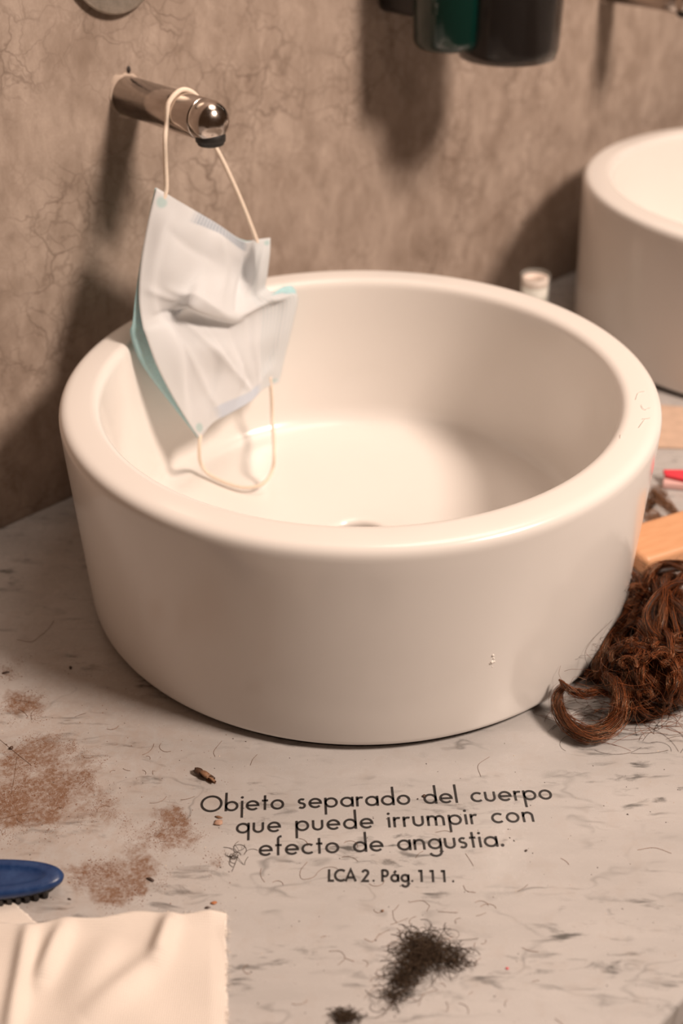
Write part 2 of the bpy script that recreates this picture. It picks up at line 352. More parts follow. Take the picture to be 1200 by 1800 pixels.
def text_line(s, p0, p1, unit, stroke, xs=1.0):          # p0, p1: world ends of the baseline; tracking stretched to fit
    adv = sum(G[c][0] if c != ' ' else .62 for c in s); ends = np.linalg.norm(p1 - p0) / unit / xs; gap = (ends - adv) / max(1, len(s) - 1)
    ex = (p1 - p0) / np.linalg.norm(p1 - p0); ey = np.array([-ex[1], ex[0], 0]); ex = ex * xs; x = 0.0; V, F = [], []
    def quadprism(a, b, c, d):
        k = len(V)
        for z in (.0001, .00035):
            for q in (a, b, c, d): V.append(p0 + unit * (ex * q[0] + ey * q[1]) + np.array([0, 0, z]))
        F.extend([(k + 4, k + 5, k + 6, k + 7), (k, k + 1, k + 5, k + 4), (k + 1, k + 2, k + 6, k + 5), (k + 2, k + 3, k + 7, k + 6), (k + 3, k, k + 4, k + 7)])
    for c in s:
        if c == ' ': x += .62 + gap; continue
        for st in G[c][1]:
            if st[0] == 'dot':
                _, cx, cy, r = st; k = len(V); nn = 14
                for z in (.0001, .00035):
                    for a in np.linspace(0, 2 * math.pi, nn, endpoint=False): V.append(p0 + unit * (ex * (x + cx + r * math.cos(a)) + ey * (cy + r * math.sin(a))) + np.array([0, 0, z]))
                F.append(tuple(range(k + nn, k + 2 * nn))); F.extend([(k + i, k + (i + 1) % nn, k + nn + (i + 1) % nn, k + nn + i) for i in range(nn)])
            else:
                L, Rr = ribbon([(x + a, b) for a, b in st], stroke)
                for i in range(len(L) - 1): quadprism(Rr[i], Rr[i + 1], L[i + 1], L[i])
        x += G[c][0] + gap
    return V, F
U = .0079
for s, a, b, unit, stk in (("Objeto separado del cuerpo", (352, 1428), (971.5, 1405), U, .175), ("que puede irrumpir con", (415, 1465.5), (939.5, 1444.5), U, .175),
                           ("efecto de angustia.", (455, 1505), (886, 1488), U, .175)):
    V, F = text_line(s, at(*a), at(*b), unit, stk)
    tag(mesh_obj('text_line', V, F, M['ink'], ctr, smooth=False), 'black lettering reading ' + s)
V, F = join([text_line(wd_, at(*a), at(*b), .0052, .29, .86) for wd_, a, b in (("LCA", (577, 1549.5), (626, 1549.5)), ("2.", (636, 1550), (658, 1550)), ("P\u00e1g.", (671, 1550), (726, 1550.5)), ("111.", (735, 1550.5), (798, 1551)))])
tag(mesh_obj('text_line', V, F, M['ink'], ctr, smooth=False), 'small bold black lettering reading LCA 2. P\u00e1g. 111.')

# ------------------------------------------------------------------ wash basins
H = .162
prof = [(.150, .0035), (.1965, .0035)] + fillet((.1965, .0035), (.2038, .0035), (.2050, .030), .006) + [(.2050, .030), (.2075, .09), (.2095, .140)]
prof += fillet((.2095, .140), (.2103, H), (.196, H), .0095, 9) + fillet((.196, H + .0006), (.1815, H), (.1795, .140), .0075, 9)
prof += [(.1790, .130), (.1765, .09), (.1745, .065)] + fillet((.1745, .065), (.1725, .0335), (.140, .0325), .019, 9) + [(.12, .0318), (.08, .030), (.045, .0285), (.030, .0272)]
prof += fillet((.030, .0272), (.0235, .026), (.0235, .018), .004, 5) + [(.0235, .0036), (.150, .0035)]
BV, BF = lathe(prof, 192)
def basin(loc, label, marks):
    r = tag(empty('wash_basin', loc), label, 'basin', 'round white wash basins')
    if marks == 0:
        basin.bowl = mesh_obj('bowl', BV, BF, M['ceramic'], r)
        v, f = lathe([(.0234, .0038), (.0234, .019), (.0215, .019), (.0205, .006), (.0002, .006), (.0002, .0038)], 40); basin.drain = mesh_obj('drain', v, f, M['hole'], r)
        v, f = lathe([(.160, .0002), (.1985, .0002), (.1985, .0044), (.160, .0044)], 96, True); basin.seal = mesh_obj('base_seal', v, f, M['gasket'], r)
    else:
        for src in (basin.bowl, basin.drain, basin.seal):
            c = src.copy(); COL.objects.link(c); c.parent = r
    return r
b1 = basin((0, 0, 0), 'round white ceramic vessel basin under the hanging face mask, near the lettering', 0)
b2 = basin(tuple(DX * .6201), 'round white ceramic basin cut off by the right edge of the photo', 1)
# a smear on the inner wall of the far basin
a0 = math.radians(196); v, f = [], []
for i, s in enumerate(np.linspace(-1, 1, 9)):
    hw = .0035 * math.sqrt(max(0, 1 - s * s)) + .0003
    for k, q in enumerate((-1, 1)):
        a = a0 + s * .075; z = .128 + q * hw + s * .003; rr = .1789 - (.13 - z) * .06 - .0006; v.append((rr * math.cos(a), rr * math.sin(a), z))
f = [(2 * i, 2 * i + 1, 2 * i + 3, 2 * i + 2) for i in range(8)]
tag(mesh_obj('smudge', v, f, M['smudge'], b2), 'grey smudge inside the bowl')
# white paste fleck on the outer wall, pencil scratches on the rim
def on_outer(px, py, lift=0.0):                    # where the sight line meets the near outer wall
    d = FW * FPX + RT * (px - 600) - UP * (py - 900); d /= np.linalg.norm(d); t = .3
    for _ in range(4000):
        X = CAM + d * t; z = X[2]; rr = .205 + (z - .03) * .0417
        if z < .15 and math.hypot(X[0], X[1]) <= rr: break
        t += .0003
    return X
parts = []
for (px, py, r) in ((866, 1152, .0012), (867, 1157, .0009), (864, 1164, .0016), (861, 1166, .0010), (868, 1163, .0010), (865, 1172, .0005)):
    X = on_outer(px, py); v, f = lathe([(.02, -1), (.6, -.8), (1, 0), (.6, .8), (.02, 1)], 8); v = v * r + X - np.array([X[0], X[1], 0]) / math.hypot(X[0], X[1]) * r * .3; parts.append((v, f))
v, f = join(parts); tag(mesh_obj('paste_fleck', v, f, M['white'], b1), 'small white fleck of dried paste')
parts = []
for pts in (((1133, 687), (1122, 690), (1117, 702)), ((1127, 711), (1129, 717), (1134, 720), (1138, 717), (1143, 717)), ((1128, 736), (1136, 735), (1143, 734)), ((1133, 737), (1127, 745), (1123, 751)), ((1091, 763), (1090, 770))):
    P = catmull([at(x, y, H + .0008) for x, y in pts], 14); parts.append(tube(P, .00014, 5))
v, f = join(parts); tag(mesh_obj('pencil_scratch', v, f, M['pencil'], b1), 'faint pencil scratches on the rim')

# ------------------------------------------------------------------ taps
def faucet(t0, z0, label, first=None):
    r = tag(empty('wall_faucet', W(t0, 0, z0), PHI), label, 'faucet', 'wall faucets above the basins')      # local -y points out of the wall
    if first:
        for src in list(first.children):
            c = src.copy(); COL.objects.link(c); c.parent = r
            for g in list(src.children):
                d_ = g.copy(); COL.objects.link(d_); d_.parent = c
        return r
    R0 = .0146
    def along(prof, n=48, sq=1.0):                                   # lathe around -y
        v, f = lathe(prof, n); v = np.stack([v[:, 0], -v[:, 2], v[:, 1] * sq], -1); return v, f
    v, f = along([(.0005, .0005), (R0, .0005), (R0, .0905), (R0 - .0006, .0915), (.0005, .0915)]); mesh_obj('spout', v, f, M['chrome'], r)
    cap = [(.0005, .0918), (R0 - .0006, .0918), (R0, .0926), (R0, .0990)] + [(R0 * math.cos(a), .0990 + .0125 * math.sin(a)) for a in np.linspace(.1, math.pi / 2 - .04, 12)] + [(.0003, .1115)]
    v, f = along(cap); mesh_obj('end_cap', v, f, M['chrome'], r)
    v, f = lathe([(.0003, -.0165), (.0092, -.0165), (.0096, -.0160), (.0096, -.0142), (.0108, -.0140), (.0110, -.0120), (.0110, -.0050), (.0003, -.0050)], 32)
    v = v + np.array([0, -.0985, 0]); aer = mesh_obj('aerator', v, f, M['rubber'], r)
    v, f = lathe([(.0003, -.0172), (.0070, -.0172), (.0074, -.0166), (.0003, -.0166)], 28); v = v + np.array([0, -.0985, 0]); mesh_obj('nozzle_screen', v, f, M['chrome'], aer)
    rr = random.Random(3); vv, ff = [], []; nn = 40
    for i in range(nn):
        a = 2 * math.pi * i / nn; q = R0 + .0008 + .0016 * rr.random() + (.003 if abs(a - 2.2) < .25 else 0)
        for (rad, o) in ((R0 - .001, .0012), (R0 + .0010, .0014), (q, .0001)): vv.append((rad * math.cos(a), -o, rad * math.sin(a)))
    for i in range(nn):
        j = (i + 1) % nn
        for k in (0, 1): ff.append((i * 3 + k, j * 3 + k, j * 3 + k + 1, i * 3 + k + 1))
    mesh_obj('plaster_collar', vv, ff, M['plaster'], r)
    return r
def chip_shade(root):  # raised dark disc, its colour stands in for shade inside a chipped hole
    v, f = lathe([(.0002, 0), (.0022, 0), (.0018, .0006), (.0002, .0007)], 9); v = np.stack([v[:, 0] * .8, -v[:, 2] - .0003, v[:, 1] * 1.3], -1) + np.array([.0035, 0, .0185]); tag(mesh_obj('chip_shade', v, f, M['gasket'], root), 'dark disc painting the shade of a chipped plaster hole')
TAPT, TAPZ = -.0035, .3150
fa = faucet(TAPT, TAPZ, 'chrome wall faucet spout with the face mask hanging from it')
faucet(TAPT + .6201, TAPZ, 'chrome wall faucet peeking in at the top right corner', fa)
chip_shade(fa)
d = tag(empty('wall_button', W(-.006, 0, .4135), PHI), 'round metal push button on the wall above the near faucet', 'button')
def along_y(prof, n=64):
    v, f = lathe(prof, n); return np.stack([v[:, 0], -v[:, 2], v[:, 1]], -1), f
v, f = along_y([(.0003, .0135), (.030, .0135), (.0375, .0128), (.0392, .0118), (.0395, .0105), (.0390, .0085), (.0003, .0085)], 64); v[:, 1] += .0060; mesh_obj('button_plate', v, f, M['steel'], d)
v, f = along_y([(.0003, .0002), (.030, .0002), (.030, .0026), (.0003, .0026)], 40); mesh_obj('hub', v, f, M['rubber'], d)

# ------------------------------------------------------------------ soap dispenser on the wall (top)
dsp = tag(empty('soap_dispenser', W(.33, 0, .36), PHI), 'black and dark green dispenser fixed to the wall at the top', 'dispenser')
def wl(t, o, z): return (t - .33, -o, z - .36)
v, f = [], []
def rbox(t0, t1, o0, o1, z0, z1):
    V, F = box(t0 - .33, t1 - .33, -o1, -o0, z0 - .36, z1 - .36); return V, F
V, F = rbox(.266, .350, .0005, .060, .338, .56); bevel(mesh_obj('wall_bracket', V, F, M['black'], dsp, smooth=False), .006)
def pot(ct, co, rad, z0, z1, taper, rnd, n=64):
    pr = [(.0005, z0)] + fillet((.0005, z0), (rad - taper, z0), (rad, z1), rnd, 7) + [(rad, z1), (.0005, z1)]
    v, f = lathe(pr, n); return v + np.array([ct - .33, -co, -.36]), f
V, F = pot(.285, .068, .036, .315, .55, .006, .010); mesh_obj('green_reservoir', V, F, M['green'], dsp)
V, F = pot(.330, .098, .0415, .3065, .55, .004, .010); mesh_obj('front_cover', V, F, M['black'], dsp)
v_, f_l = lathe([(.0005, .3045)] + fillet((.0005, .3045), (.0445, .3045), (.0480, .55), .012, 7) + [(.0480, .55), (.0460, .55), (.0425, .3062), (.0005, .3062)], 64); mesh_obj('clear_sleeve', v_ + np.array([0, -.098, -.36]), f_l, M['smoke'], dsp)

# ------------------------------------------------------------------ face mask
ROWS = [  # photo position and distance from the wall of each control point, top short edge to bottom short edge
 [(275,330,.074),(325,360,.078),(378,391,.080),(427,423,.082),(450,421,.086),(475,418,.088)],
 [(259,395,.078),(312,400,.090),(372,415,.086),(425,448,.080),(450,447,.090),(474,446,.092)],
 [(247,465,.086),(308,470,.098),(372,470,.090),(424,486,.080),(448,482,.092),(470,480,.092)],
 [(244,525,.092),(300,520,.096),(355,512,.104),(418,528,.096),(446,517,.094),(468,508,.092)],
 [(250,570,.096),(300,552,.094),(338,541,.110),(412,557,.106),(462,535,.104),(500,516,.100)],
 [(256,590,.098),(308,577,.100),(348,560,.100),(415,568,.098),(470,545,.098),(523,521,.104)],
 [(274,640,.104),(326,620,.108),(374,612,.112),(420,612,.104),(468,598,.106),(512,580,.106)],
 [(298,688,.108),(342,668,.112),(388,656,.110),(428,650,.108),(466,636,.106),(500,628,.106)],
 [(324,732,.112),(358,710,.114),(396,694,.112),(436,682,.110),(464,662,.108),(494,655,.107)],
 [(351,772,.114),(374,744,.115),(404,727,.114),(440,706,.112),(463,684,.110),(490,672,.108)]]
CP = np.array([[at_wall(*p) for p in row] for row in ROWS])
NU, NV = 61, 97
tmp = np.array([catmull(CP[:, j], NV) for j in range(CP.shape[1])]).transpose(1, 0, 2)
SURF = np.array([catmull(tmp[i], NU) for i in range(NV)])
uu, vv_ = np.meshgrid(np.linspace(0, 1, NU), np.linspace(0, 1, NV))
pl = .0016 * np.tanh(4 * np.sin(uu * 13 + 3.0 * vv_ + 1.2 * np.sin(vv_ * 7))) * np.clip(np.minimum(uu, 1 - uu) * 8, 0, 1) * np.clip(np.minimum(vv_, 1 - vv_) * 7, 0.05, 1)
for (a_, b_, c_, d_, wd_, am_) in ((.18,.30,.55,.44,.030,.0034),(.10,.42,.40,.47,.035,-.0034),(.45,.10,.50,.40,.022,.0022),(.62,.12,.60,.40,.020,-.0022),(.30,.55,.62,.90,.028,.0030),(.55,.56,.66,.92,.022,-.0024),(.42,.52,.52,.80,.020,-.0022),(.20,.60,.30,.95,.03,.0020),(.72,.55,.74,.92,.016,.0020),(.15,.12,.40,.20,.03,-.0020),(.05,.30,.25,.36,.025,.0024)):
    ab = np.array([c_ - a_, (d_ - b_) * 1.8]); px_, py_ = uu - a_, (vv_ - b_) * 1.8; tt = np.clip((px_ * ab[0] + py_ * ab[1]) / (ab @ ab), 0, 1); dd = np.hypot(px_ - tt * ab[0], py_ - tt * ab[1])
    pl += am_ * np.exp(-np.abs(dd / wd_) ** 1.3) * np.sin(np.pi * np.clip(tt * .9 + .05, 0, 1)) ** .5
pl += .0010 * np.sin(uu * 5 - vv_ * 19 + 1) * np.sin(vv_ * 3.1) * np.clip(np.minimum(uu, 1 - uu) * 6, 0, 1)
dU = np.gradient(SURF, axis=1); dV = np.gradient(SURF, axis=0); NN = np.cross(dU, dV); NN /= np.linalg.norm(NN, axis=2)[..., None]
if (NN.mean((0, 1)) @ FW) > 0: NN = -NN
SURF = SURF + NN * pl[..., None]
def grid_obj(name, G_, m, parent, thick=0.0):
    a, b = G_.shape[:2]; idx = np.arange(a * b).reshape(a, b)
    Fq = np.stack([idx[:-1, :-1], idx[:-1, 1:], idx[1:, 1:], idx[1:, :-1]], -1).reshape(-1, 4)
    o = fast_mesh(name, G_.reshape(-1, 3), Fq, m, parent)
    uvl = o.data.uv_layers.new(name='UVMap'); li = np.zeros(len(o.data.loops), np.int32); o.data.loops.foreach_get('vertex_index', li)
    uv = np.stack([(li % b) / (b - 1), (li // b) / (a - 1)], -1).astype(np.float32); uvl.data.foreach_set('uv', uv.ravel())
    if thick: s = o.modifiers.new('thickness', 'SOLIDIFY'); s.thickness = thick; s.offset = 0
    return o
mk = tag(empty('face_mask', (0, 0, 0)), 'crumpled white and pale blue disposable face mask hanging from the faucet', 'face mask')
grid_obj('inner_layer', SURF, M['mask'], mk, .0004)
BACK = SURF - NN * .0016
ex = np.clip(1 - uu / .12, 0, 1)[..., None] * np.exp(-((vv_ - .62) / .22) ** 2)[..., None]          # outer ply peeks out on the left, low down
BACK = BACK - RT * .0095 * ex - NN * .004 * ex
ex2 = np.clip((uu - .8) / .2, 0, 1)[..., None] * np.exp(-((vv_ - .47) / .06) ** 2)[..., None]
BACK = BACK + (UP * .010) * ex2 - NN * .003 * ex2
grid_obj('outer_layer', BACK, M['teal'], mk, .0004)
# ear loops
def wp(t, o, dz): return W(TAPT + t, o, TAPZ + dz)
q = .0164
loop_a = [at_wall(287, 352, .0755), at_wall(292, 331, .075), at_wall(291, 290, .0745), at_wall(290, 245, .0740), wp(-q, .0700, -.004), wp(-q * .80, .0695, .0095), wp(0, .0690, q), wp(q * .8, .0685, .0095), wp(q, .0685, -.004), at_wall(372, 246, .070), at_wall(392, 284, .075), at_wall(420, 345, .080), at_wall(444, 405, .0845), at_wall(453, 430, .086)]
v, f = tube(catmull(loop_a, 90), .0018, 8); mesh_obj('ear_loop', v, f, M['elastic'], mk)
loop_b = [at_wall(474, 662, .1085), at_wall(477, 690, .108), at_wall(479, 740, .110), at(482, 790, .062), at(479, 825, .048), at(462, 850, .040), at(430, 857, .0365), at(395, 848, .036), at(365, 832, .038), at(352, 812, .047), at_wall(350, 790, .114), at_wall(352, 764, .1135)]
v, f = tube(catmull(loop_b, 80), .0015, 8); mesh_obj('ear_loop', v, f, M['elastic'], mk)

# ------------------------------------------------------------------ glass vial behind the basin
vp = at_wall(941, 481, .122); VH = vp[2]; vc = np.array([vp[0], vp[1], 0.0])
vl = tag(empty('glass_vial', vc), 'small clear glass vial standing by the wall between the two basins', 'vial')
v, f = lathe([(.0003, .0005), (.0140, .0005), (.0146, .002), (.0146, VH - .0007), (.0138, VH), (.0132, VH - .0007), (.0132, .003), (.0003, .003)], 48); mesh_obj('vial_glass', v, f, M['glass'], vl)
v, f = lathe([(.0003, .0032), (.0128, .0032), (.0128, VH - .004), (.0095, VH - .0035), (.0090, VH - .009), (.0003, VH - .009)], 40); mesh_obj('paper_roll', v, f, M['bands'], vl)

# ------------------------------------------------------------------ things at the right edge
def poly_sheet(name, pts, z0, z1, m, parent=None):
    n = len(pts); V = [(p[0], p[1], z0) for p in pts] + [(p[0], p[1], z1) for p in pts]
    return mesh_obj(name, V, [tuple(range(n))[::-1], tuple(range(n, 2 * n))] + [(i, (i + 1) % n, n + (i + 1) % n, n + i) for i in range(n)], m, parent, smooth=False)
tag(poly_sheet('paper_sheet', [at(1120, 788), at(1290, 792), at(1290, 724), at(1130, 712)], .0002, .0016, M['tan']), 'tan paper sheet lying on the counter in front of the far basin', 'paper')
rc = at(1162, 852)
rd = tag(empty('plastic_clip', rc, math.radians(-8)), 'red and pink plastic clip lying beyond the wooden block', 'clip')
V = [(0, -.007, .0005), (.06, -.010, .0005), (.06, .014, .0005), (.002, .008, .0005), (0, -.0065, .006), (.06, -.009, .008), (.06, .013, .008), (.002, .0075, .006)]
bevel(mesh_obj('clip_body', V, [(3, 2, 1, 0), (4, 5, 6, 7), (0, 1, 5, 4), (1, 2, 6, 5), (2, 3, 7, 6), (3, 0, 4, 7)], M['pink'], rd, smooth=False), .0012)
V = [(.002, .001, .0068), (.030, -.010, .0072), (.06, -.0095, .0088), (.06, .0135, .0088), (.0005, .0085, .0068), (.002, .001, .0100), (.030, -.010, .0110), (.06, -.0095, .0125), (.06, .0135, .0125), (.0005, .0085, .0105)]
bevel(mesh_obj('clip_lid', V, [(4, 3, 2, 1, 0), (5, 6, 7, 8, 9)] + [(i, (i + 1) % 5, 5 + (i + 1) % 5, 5 + i) for i in range(5)], M['red'], rd, smooth=False), .0009)
wb = at(1122, 1012)
wd = tag(empty('wooden_block', wb, math.radians(27)), 'orange wooden brush block half buried in the auburn hair', 'brush')
V, F = box(0, .10, -.006, .040, .0005, .018); o = bevel(mesh_obj('block_body', V, F, M['wood'], wd, smooth=False), .005, 4)

# ------------------------------------------------------------------ hair
def clear_basin(V, gap=.0006):                     # hair lies against the basin wall, never inside it
    r = np.hypot(V[:, 0], V[:, 1]); R_o = np.where(V[:, 2] < .03, .2050, .2050 + (V[:, 2] - .03) * .0417) + gap
    k = np.where((r < R_o) & (V[:, 2] < .165), R_o / np.maximum(r, 1e-6), 1.0); V = V.copy(); V[:, 0] *= k; V[:, 1] *= k; return V
def strands(center, rad, count, amp, wav, srad, seed, core=True, sides=3, jitter=.25, taper_tip=.75, twist=2.0):
    """bundle of strands along a centre line, all as one mesh"""
    rg = np.random.default_rng(seed); P = np.asarray(center); n = len(P); T, A, B = frames(P)
    s = np.linspace(0, 1, n); prof = np.broadcast_to(np.asarray(rad, float), (n,)) * (1 - taper_tip * np.clip((s - .6) / .4, 0, 1) ** 1.5) * (1 - .45 * np.clip((.15 - s) / .15, 0, 1))
    th = rg.uniform(0, 2 * math.pi, count); rr = np.sqrt(rg.uniform(.05, 1, count)); fl = rg.random(count) < jitter; rr = np.where(fl, rr * rg.uniform(1, 1.7, count), rr)
    ph = rg.uniform(0, 6.28, (count, 3)); fr = rg.uniform(.6, 1.6, (count, 2)) * wav
    ang = th[:, None] + twist * s[None] + .5 * np.sin(fr[:, :1] * s * 6.28 + ph[:, :1])
    rad_ = rr[:, None] * prof[None] * (1 + .25 * np.sin(fr[:, 1:] * s * 6.28 + ph[:, 1:2])) + amp * np.where(fl, 1.0, .25)[:, None] * np.sin(fr[:, :1] * 1.7 * s * 6.28 + ph[:, 2:]) * s
    C_ = P[None] + rad_[..., None] * (np.cos(ang)[..., None] * A[None] + np.sin(ang)[..., None] * B[None])
    sh = rg.uniform(-.03, .03, count)                                  # uneven ends
    C_[:, :, 2] = np.maximum(C_[:, :, 2], srad * 1.3)
    Tt = np.gradient(C_, axis=1); Tt /= np.linalg.norm(Tt, axis=2)[..., None] + 1e-12
    ref = np.array([.31, .52, .79]); A2 = np.cross(Tt, ref); A2 /= np.linalg.norm(A2, axis=2)[..., None] + 1e-9; B2 = np.cross(Tt, A2)
    rs = srad * (1 - .6 * s ** 3)
    an = np.arange(sides) * 2 * math.pi / sides
    V = C_[:, :, None] + rs[None, :, None, None] * (np.cos(an)[None, None, :, None] * A2[:, :, None] + np.sin(an)[None, None, :, None] * B2[:, :, None])
    V = V.reshape(-1, 3)
    i = np.arange(count)[:, None, None]; j = np.arange(n - 1)[None, :, None]; k = np.arange(sides)[None, None, :]; k2 = (k + 1) % sides
    b = (i * n + j) * sides; F = np.stack(np.broadcast_arrays(b + k, b + k2, b + sides + k2, b + sides + k), -1).reshape(-1, 4)
    if core:
        cv, cf = tube(P, prof * .55 + 1e-5, 6, cap=False); cv[:, 2] = np.maximum(cv[:, 2], .0004); F = np.vstack([F, np.array(cf) + len(V)]); V = np.vstack([V, cv])  # dark tube added inside the lock: blocks light, paints shade between strands
    return clear_basin(V), F, (len(cf) if core else 0)
hp = tag(empty('curly_hair', (0, 0, 0)), 'pile of curly auburn hair against the right side of the near basin', 'hair')
def lock(pts, rad, count=120, seed=1, amp=.001, wav=2.0, m='auburn', parent=None, name='lock', n=30, srad=.00013, **k):
    P = catmull([at(x, y, z) for x, y, z in pts], n); V, F, nc = strands(P, rad, count, amp, wav, srad, seed, **k); o = fast_mesh(name, V, F, M[m], parent or hp)
    if nc: o.data.materials.append(M['coreshade']); mi = np.zeros(len(F), np.int32); mi[-nc:] = 1; o.data.polygons.foreach_set('material_index', mi)
    return o
# the ring curl in front and its crossing tip
o = lock([(1062,1188,.022),(1082,1204,.024),(1091,1232,.021),(1085,1262,.014),(1062,1284,.009),(1030,1290,.008),(1000,1275,.009),(982,1248,.012),(980,1222,.017),(990,1206,.020)], .0052, 230, 11, .0006, 1.5, n=48, twist=3.0, taper_tip=.55)
tag(o, 'lock curled into an open ring')
lock([(1075,1222,.014),(1050,1216,.016),(1028,1221,.018),(1006,1216,.022),(992,1205,.025),(982,1194,.028)], .0028, 90, 12, .0006, 1.5, n=30, taper_tip=.9)
LOCKS = [
 ([(1040,1196,.006),(1052,1160,.012),(1078,1120,.020),(1100,1080,.024),(1112,1040,.026)], .0060, 150),
 ([(1062,1188,.010),(1085,1160,.026),(1120,1150,.034),(1150,1170,.032),(1160,1205,.024)], .0075, 180),
 ([(1098,1090,.014),(1112,1050,.024),(1135,1020,.034),(1170,1002,.040),(1215,1000,.042)], .0075, 180),
 ([(1110,1020,.016),(1120,1060,.026),(1135,1105,.034),(1165,1140,.036),(1215,1160,.034)], .0080, 180),
 ([(1085,1130,.014),(1110,1175,.024),(1150,1210,.024),(1195,1222,.020),(1240,1210,.016)], .0075, 180),
 ([(1078,1180,.010),(1098,1215,.018),(1120,1240,.014),(1150,1244,.010),(1180,1236,.010)], .0065, 160),
 ([(1150,1030,.030),(1180,1060,.042),(1200,1100,.044),(1190,1140,.040),(1160,1150,.040)], .0070, 160),
 ([(1200,1010,.030),(1170,1040,.044),(1150,1080,.046),(1165,1110,.046),(1205,1115,.044)], .0070, 160),
 ([(1120,1100,.028),(1150,1110,.040),(1182,1150,.042),(1190,1200,.030),(1165,1235,.016)], .0065, 160),
 ([(1105,1140,.024),(1120,1165,.036),(1132,1195,.034),(1138,1225,.022)], .0040, 110),
 ([(1165,1150,.040),(1178,1185,.038),(1182,1215,.030),(1170,1245,.014)], .0045, 120),
 ([(1098,1200,.012),(1125,1190,.026),(1155,1200,.028),(1185,1225,.018),(1215,1230,.012)], .0055, 140),
 ([(1215,1040,.020),(1230,1100,.026),(1225,1170,.024),(1205,1225,.012)], .0095, 180),
 ([(1160,1010,.020),(1175,1090,.022),(1170,1160,.022),(1150,1225,.010)], .0110, 200),
 ([(1120,1040,.014),(1128,1110,.016),(1120,1170,.014),(1112,1220,.010)], .0095, 200),
 ([(1225,1020,.014),(1260,1070,.030),(1275,1130,.030),(1262,1200,.016)], .0095, 180),
 ([(1240,1150,.020),(1280,1120,.030),(1310,1080,.024),(1320,1030,.012)], .0080, 160),
 ([(1230,1210,.012),(1262,1180,.024),(1296,1170,.020),(1325,1190,.010)], .0070, 150),
 ([(1068,1150,.008),(1090,1130,.014),(1110,1110,.018),(1130,1070,.022)], .0075, 170)]
for i, (pts, r, c) in enumerate(LOCKS):
    lock([(x, y, z * .75) for x, y, z in pts], r * .85, 60, 30 + i, .0010, 2.0, n=24, jitter=.15, srad=.00011)
    P0 = catmull([at(x, y, z) for x, y, z in pts], 40); T0, A0, B0 = frames(P0); s0 = np.linspace(0, 1, 40)
    for k in range(3):                                                  # corkscrew sub-locks lying over it
        ph = k * 2.1 + random.uniform(0, 1.5); tw = random.uniform(4.5, 9.0) * random.choice((-1, 1)); rr = r * random.uniform(.65, .95)
        Pk = P0 + (rr * (1 - .25 * s0))[:, None] * (np.cos(ph + tw * s0)[:, None] * A0 + np.sin(ph + tw * s0)[:, None] * B0); Pk[:, 2] = np.maximum(Pk[:, 2], .002)
        V, F, nc = strands(Pk, r * random.uniform(.30, .46), 75, .0006, 2.0, .00012, 300 + i * 7 + k, jitter=.14, twist=random.uniform(1, 3), taper_tip=.85)
        o = fast_mesh('lock', V, F, M['auburn'], hp); o.data.materials.append(M['coreshade']); mi = np.zeros(len(F), np.int32); mi[-nc:] = 1; o.data.polygons.foreach_set('material_index', mi)
# little corkscrew tendrils over the pile
for i in range(16):
    x0, y0 = random.uniform(1095, 1200), random.uniform(1040, 1225); r0 = random.uniform(12, 26); ph = random.uniform(0, 6.28); z0 = random.uniform(.030, .046) if y0 < 1170 else random.uniform(.018, .030)
    sgn = random.choice((-1, 1)); L = random.uniform(3.0, 6.0)
    pts = [(x0 + r0 * (1 - .10 * k) * math.cos(ph + sgn * k * L / 7), y0 + r0 * .8 * (1 - .10 * k) * math.sin(ph + sgn * k * L / 7), z0 + .002 * math.sin(k)) for k in range(8)]
    lock(pts, random.uniform(.0016, .0032), 60, 80 + i, .0010, 2.5, n=26, core=False, jitter=.3)
# loose flyaway strands and the fuzz under the pile
def loose(name, items, srad, m, parent=None, seg=16, sides=3):
    Vs, Fs, b = [], [], 0
    for pts in items:
        P = catmull(pts, seg); P[:, 2] = np.maximum(P[:, 2], srad * 1.2); v, f = tube(P, srad, sides, cap=False); Vs.append(v); Fs.append(np.array(f) + b); b += len(v)
    return fast_mesh(name, clear_basin(np.vstack(Vs)), np.vstack(Fs), M[m], parent)
rg = random.Random(21)
fly = []
for i in range(420):
    x0, y0 = rg.uniform(1050, 1215), rg.uniform(1010, 1250)
    if x0 < 1115 and y0 < 1130: x0 += 60
    z0 = rg.uniform(.01, .045); a = rg.uniform(0, 6.28); k = rg.uniform(-1.6, 1.6); L = rg.uniform(25, 75); pts = []; x, y, z = x0, y0, z0
    for s in range(6):
        pts.append(at(x, y, max(z, .0004))); x += L / 5 * math.cos(a); y += L / 5 * math.sin(a) * .8; a += k / 5 + rg.uniform(-.2, .2); z += rg.uniform(-.004, .005)
    fly.append(pts)
for i in range(150):                                                   # lying on the stone below the pile
    x0, y0 = rg.uniform(1000, 1210), rg.gauss(1262, 22) - max(0, 1 - abs(rg.random())) * 4; a = rg.uniform(-.6, .6) + rg.choice((0, 3.14)); k = rg.uniform(-2.2, 2.2); L = rg.uniform(30, 110); pts = []; x, y = x0, y0
    for s in range(6):
        pts.append(at(x, y, .0004)); x += L / 5 * math.cos(a); y += L / 5 * math.sin(a) * .6; a += k / 5
    fly.append(pts)
for pts in (((1062,1150,.02),(1045,1110,.03),(1052,1075,.034)), ((1048,1165,.02),(1022,1140,.03),(1018,1110,.036)), ((1035,1180,.02),(1030,1140,.034),(1075,1090,.04)), ((1000,1205,.02),(1010,1190,.024),(1030,1195,.022)), ((990,1200,.022),(982,1185,.03),(985,1170,.034)), ((1020,1195,.02),(1050,1165,.02),(1075,1130,.02)), ((1005,1210,.02),(1040,1180,.022),(1080,1150,.024))):
    fly.append([at(*p) for p in pts])
tag(loose('flyaway_strands', fly, .00010, 'auburn', hp), 'loose flyaway strands', kind='stuff')
lt = tag(empty('brown_hair_tuft', (0, 0, 0)), 'loose light brown hair tuft behind the wooden block', 'hair')
